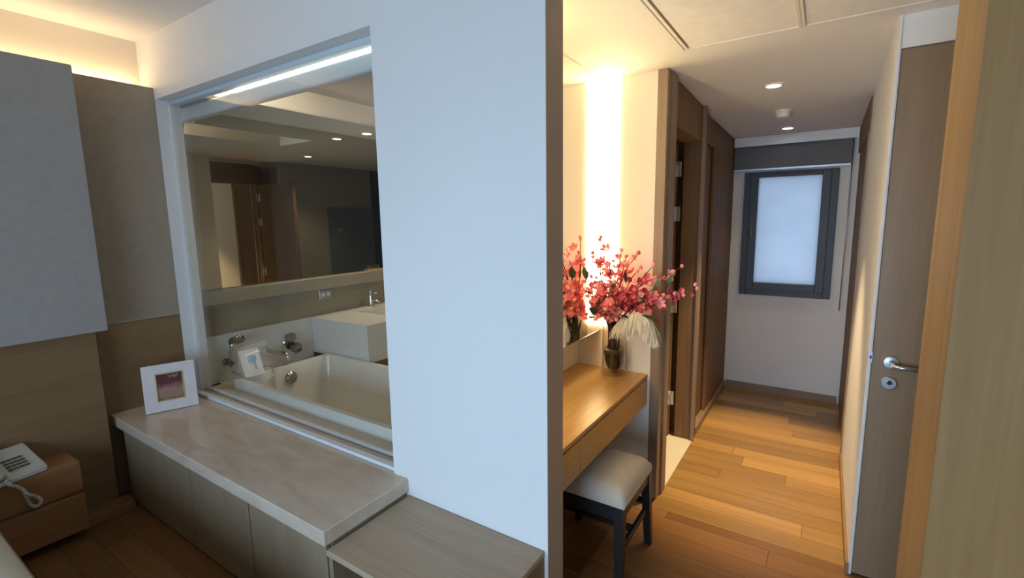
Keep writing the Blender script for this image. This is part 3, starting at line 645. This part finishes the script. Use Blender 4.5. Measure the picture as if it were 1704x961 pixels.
for p,d,s in (((-.66,2.38,1.27),(.7,-.2,.8),.085),((-.93,2.34,1.22),(.5,-.4,.8),.08),((-.82,2.30,1.27),(.1,-.2,1),.085),((-1.02,2.26,1.28),(-.1,-.4,1),.08),((-.74,2.30,1.12),(1,-.3,.1),.09),((-1.0,2.40,1.07),(-.7,-.6,.1),.08),((-.88,2.36,1.10),(.8,-.5,-.2),.08),((-.80,2.40,1.16),(.6,-.5,.3),.08),((-.70,2.34,1.24),(.4,-.2,.9),.08),((-.95,2.25,1.12),(-.3,-.7,.4),.08)):
    inst('leaf',leaf_me,p,d,s,bq)

# white ostrich feather drooping over the rim
fe=thing('feather','fluffy white feather drooping from the vase towards the hall','feather',(VX,VY,VZ+.16))
q=catmull([(VX+.015,VY-.01,VZ+.16),(VX+.035,VY-.03,VZ+.29),(-.86,2.40,1.075),(-.79,2.37,1.115),(-.735,2.36,1.10),(-.70,2.36,1.05),(-.69,2.36,1.0)],10)
tube('quill',[tuple(p) for p in q],lambda t:.0022*(1-.7*t)+.0005,'feather_white',fe,6)
bm=bmesh.new(); c0=Vector((VX,VY,VZ+.16))
for i in range(14,len(q)):
    tq=(q[min(i+1,len(q)-1)]-q[i-1]).normalized()
    for k in range(38):
        side=random.choice((-1,1)); ln=(.07+.05*random.random())*(1-.6*(i/len(q))**2); a=random.uniform(-.9,.9)
        sv=Vector((math.sin(a)*.5,-math.cos(a)*.55*side,-.15)).normalized(); st_=q[i].lerp(q[max(0,i-1)],random.random()); pts=[]
        for s in range(6):
            u=s/5; pts.append(st_+ (sv*.75+tq*.25)*ln*u + Vector((0,0,-1))*ln*u*u*.75 + Vector((random.gauss(0,.003),random.gauss(0,.003),0)))
        wd=Vector((random.uniform(-1,1),random.uniform(-1,1),.2)).normalized(); prev=None
        for s,p in enumerate(pts):
            wv=wd*(.0024*(1-.6*s/5)); a1=bm.verts.new(p-wv-c0); b1=bm.verts.new(p+wv-c0)
            if prev: bm.faces.new((prev[0],prev[1],b1,a1))
            prev=(a1,b1)
o=link('barbs',bm,'feather_white',fe,c0,True); o['kind']='stuff'

# ------------------------------------------------------------------ hall: wardrobe, end window, doors, ceiling things
wr=thing('wardrobe','dark oak sliding-door wardrobe along the hall left side','wardrobe',(-1.0,4.15,0))
boxes('frame',[(-1.29,-.722,3.505,3.53,0,2.29),(-1.29,-.722,4.755,4.777,0,2.26),(-1.29,-1.27,3.53,4.755,0,2.26)],'oak_dark',wr)
box('top_rail',-.78,-.722,3.53,4.755,2.10,2.268,'oak_dark',wr,.002)
box('bottom_rail',-.80,-.705,3.53,4.755,0,.055,'oak_jamb',wr,.002)
box('sliding_door',-.775,-.75,3.53,4.02,.056,2.10,'oak_dark',wr,.002)
dr=box('sliding_door',-.745,-.722,3.90,4.755,.056,2.10,'oak_dark',wr,.002)
box('pull_handle',-.7225,-.712,4.60,4.615,.95,1.15,'dark_chrome',dr,.002)
rc=thing('closet','dark wooden closet front at the far right end of the hall','closet',(.2,4.2,0))
box('closet_door',.190,.215,3.63,4.765,.02,2.08,'oak_dark',rc,.002)
box('closet_header',.178,.215,3.62,4.775,2.08,2.285,'oak_dark',rc,.002)
box('closet_post',.176,.218,3.621,3.655,0,2.08,'oak_jamb',rc,.002)

wf=thing('window_2',None,None,(-.28,YE,.9)); wf['kind']='structure'
x0,x1,z0,z1=-.628,.066,.895,1.972
boxes('window_frame',[(x0,x0+.055,YE-.03,YE+.05,z0,z1),(x1-.055,x1,YE-.03,YE+.05,z0,z1),(x0+.055,x1-.055,YE-.03,YE+.05,z0,z0+.055),(x0+.055,x1-.055,YE-.03,YE+.05,z1-.02,z1)],'window_frame_dark',wf,.003)
boxes('sash',[(x0+.05,x0+.112,YE-.042,YE+.04,z0+.05,z1-.018),(x1-.112,x1-.05,YE-.042,YE+.04,z0+.05,z1-.018),(x0+.112,x1-.112,YE-.042,YE+.04,z0+.05,z0+.112),(x0+.112,x1-.112,YE-.042,YE+.04,z1-.045,z1-.018)],'window_frame_dark',wf,.003)
box('frosted_pane',x0+.11,x1-.11,YE-.004,YE+.002,z0+.11,z1-.044,'frosted_pane',wf)
hd=box('sash_handle',x0+.07,x0+.09,YE-.07,YE-.042,1.40,1.50,'dark_plastic',wf,.004)
b2=thing('window_blind','grey roller blind half raised above the hall end window','blind',(-.28,YE-.05,2.0))
box('blind_sheet',-.715,.135,YE-.052,YE-.046,2.0,2.20,'blind_fabric',b2)
box('bottom_bar',-.717,.137,YE-.056,YE-.042,1.985,2.003,'steel',b2,.002)
tube('pull_chain',[(.142,YE-.05,2.2),(.142,YE-.05,1.5),(.138,YE-.05,.81)],.004,'steel',b2,6)
pe=boxes('pelmet',[(-.715,XR-.001,YE-.10,YE-.085,2.19,2.268),(-.715,XR-.001,YE-.085,YE-.001,2.255,2.268)],'white_metal',None,.001); tag(pe,'pale blind pelmet box under the ceiling at the hall end','pelmet')

rd=thing('door_2',None,None,(.6,2.44,0)); rd['kind']='structure'
box('door_leaf',.1995,1.05,2.445,2.487,.008,2.22,'taupe_door',rd,.002)
boxes('door_jamb',[(.195,.1985,2.441,2.49,0,2.225)],'white_paint',rd,.001)
box('strike_plate',.189,.200,2.4385,2.441,.985,1.03,'steel',rd)
box('strike_hole',.1915,.1975,2.4378,2.4386,1.0,1.014,'dark_gap',rd)
hr=lathe('handle_rose',[(.027,0),(.027,.007),(.024,.010),(.011,.011),(.011,.042),(0,.042)],(.262,2.445,.992),'steel',rd,24,(0,-1,0),False)
tube('lever',[(.262,2.405,.985),(.30,2.400,.985),(.39,2.400,.983)],.009,'steel',rd,10)
lk=lathe('lock_rose',[(.027,0),(.027,.007),(.024,.010),(0,.010)],(.262,2.445,.905),'steel',rd,24,(0,-1,0),False)
lathe('lock_cylinder',[(.009,.0),(.009,.013),(0,.013)],(.264,2.445,.908),'dark_chrome',lk,14,(0,-1,0),False)

# air-conditioning return panels in the hall ceiling
for k,(a,b,lab) in enumerate(((-.585,-.1325,'louvred ceiling air grille panel nearer the dressing table'),(-.1315,.495,'louvred ceiling air grille panel nearer the oak pier'))):
    g=thing('air_grille',lab,'air grille',((a+b)/2,1.95,2.35),'hall ceiling air grilles')
    fr_=boxes('grille_frame',[(a,a+.012,1.552,2.37,2.347,2.372),(b-.012,b,1.552,2.37,2.347,2.372),(a+.012,b-.012,1.552,1.564,2.347,2.372),(a+.012,b-.012,2.358,2.37,2.347,2.372)],'cream_paint',g)
    box('grille_backing',a+.004,b-.004,1.556,2.366,2.372,2.38,'grille',g)
    bm=bmesh.new(); y=1.566
    while y<2.356:
        v=[bm.verts.new((sx,yy-1.95,zz-2.35)) for sx in (a+(.02 if k==0 else .012)-(a+b)/2,b-.012-(a+b)/2) for yy,zz in ((y,2.353),(y+.0085,2.3515),(y+.0085,2.356),(y,2.3575))]
        for f in ((0,1,2,3),(7,6,5,4),(0,4,5,1),(1,5,6,2),(2,6,7,3),(3,7,4,0)): bm.faces.new([v[i] for i in f])
        y+=.0105
    o=link('louvres',bm,'grille',g,((a+b)/2,1.95,2.35)); o['kind']='stuff'
def cz_(y): return 2.347+(2.262-2.347)*(y-2.372)/(4.95-2.372)
tl_=-math.atan2(.085,2.578)
downlight('recessed downlight in the hall ceiling nearer the dressing alcove',-.296,3.16,cz_(3.16),170,56,(1,.72,.38),.036,.6,tilt=tl_)
downlight('recessed downlight in the hall ceiling nearer the end window',-.30,4.45,cz_(4.45),9,70,(1,.78,.50),.036,.6,tilt=tl_)
zz=cz_(3.83)
sd=thing('smoke_detector','white round smoke detector between the two hall downlights','smoke detector',(-.291,3.83,zz))
lathe('detector_base',[(.052,.002),(.052,-.010),(.048,-.012),(0,-.012)],(-.291,3.83,zz),'white_plastic',sd,28,None,False)
lathe('detector_head',[(.044,-.012),(.044,-.030),(.036,-.044),(0,-.046)],(-.291,3.83,zz),'white_plastic',sd,28,None,False)
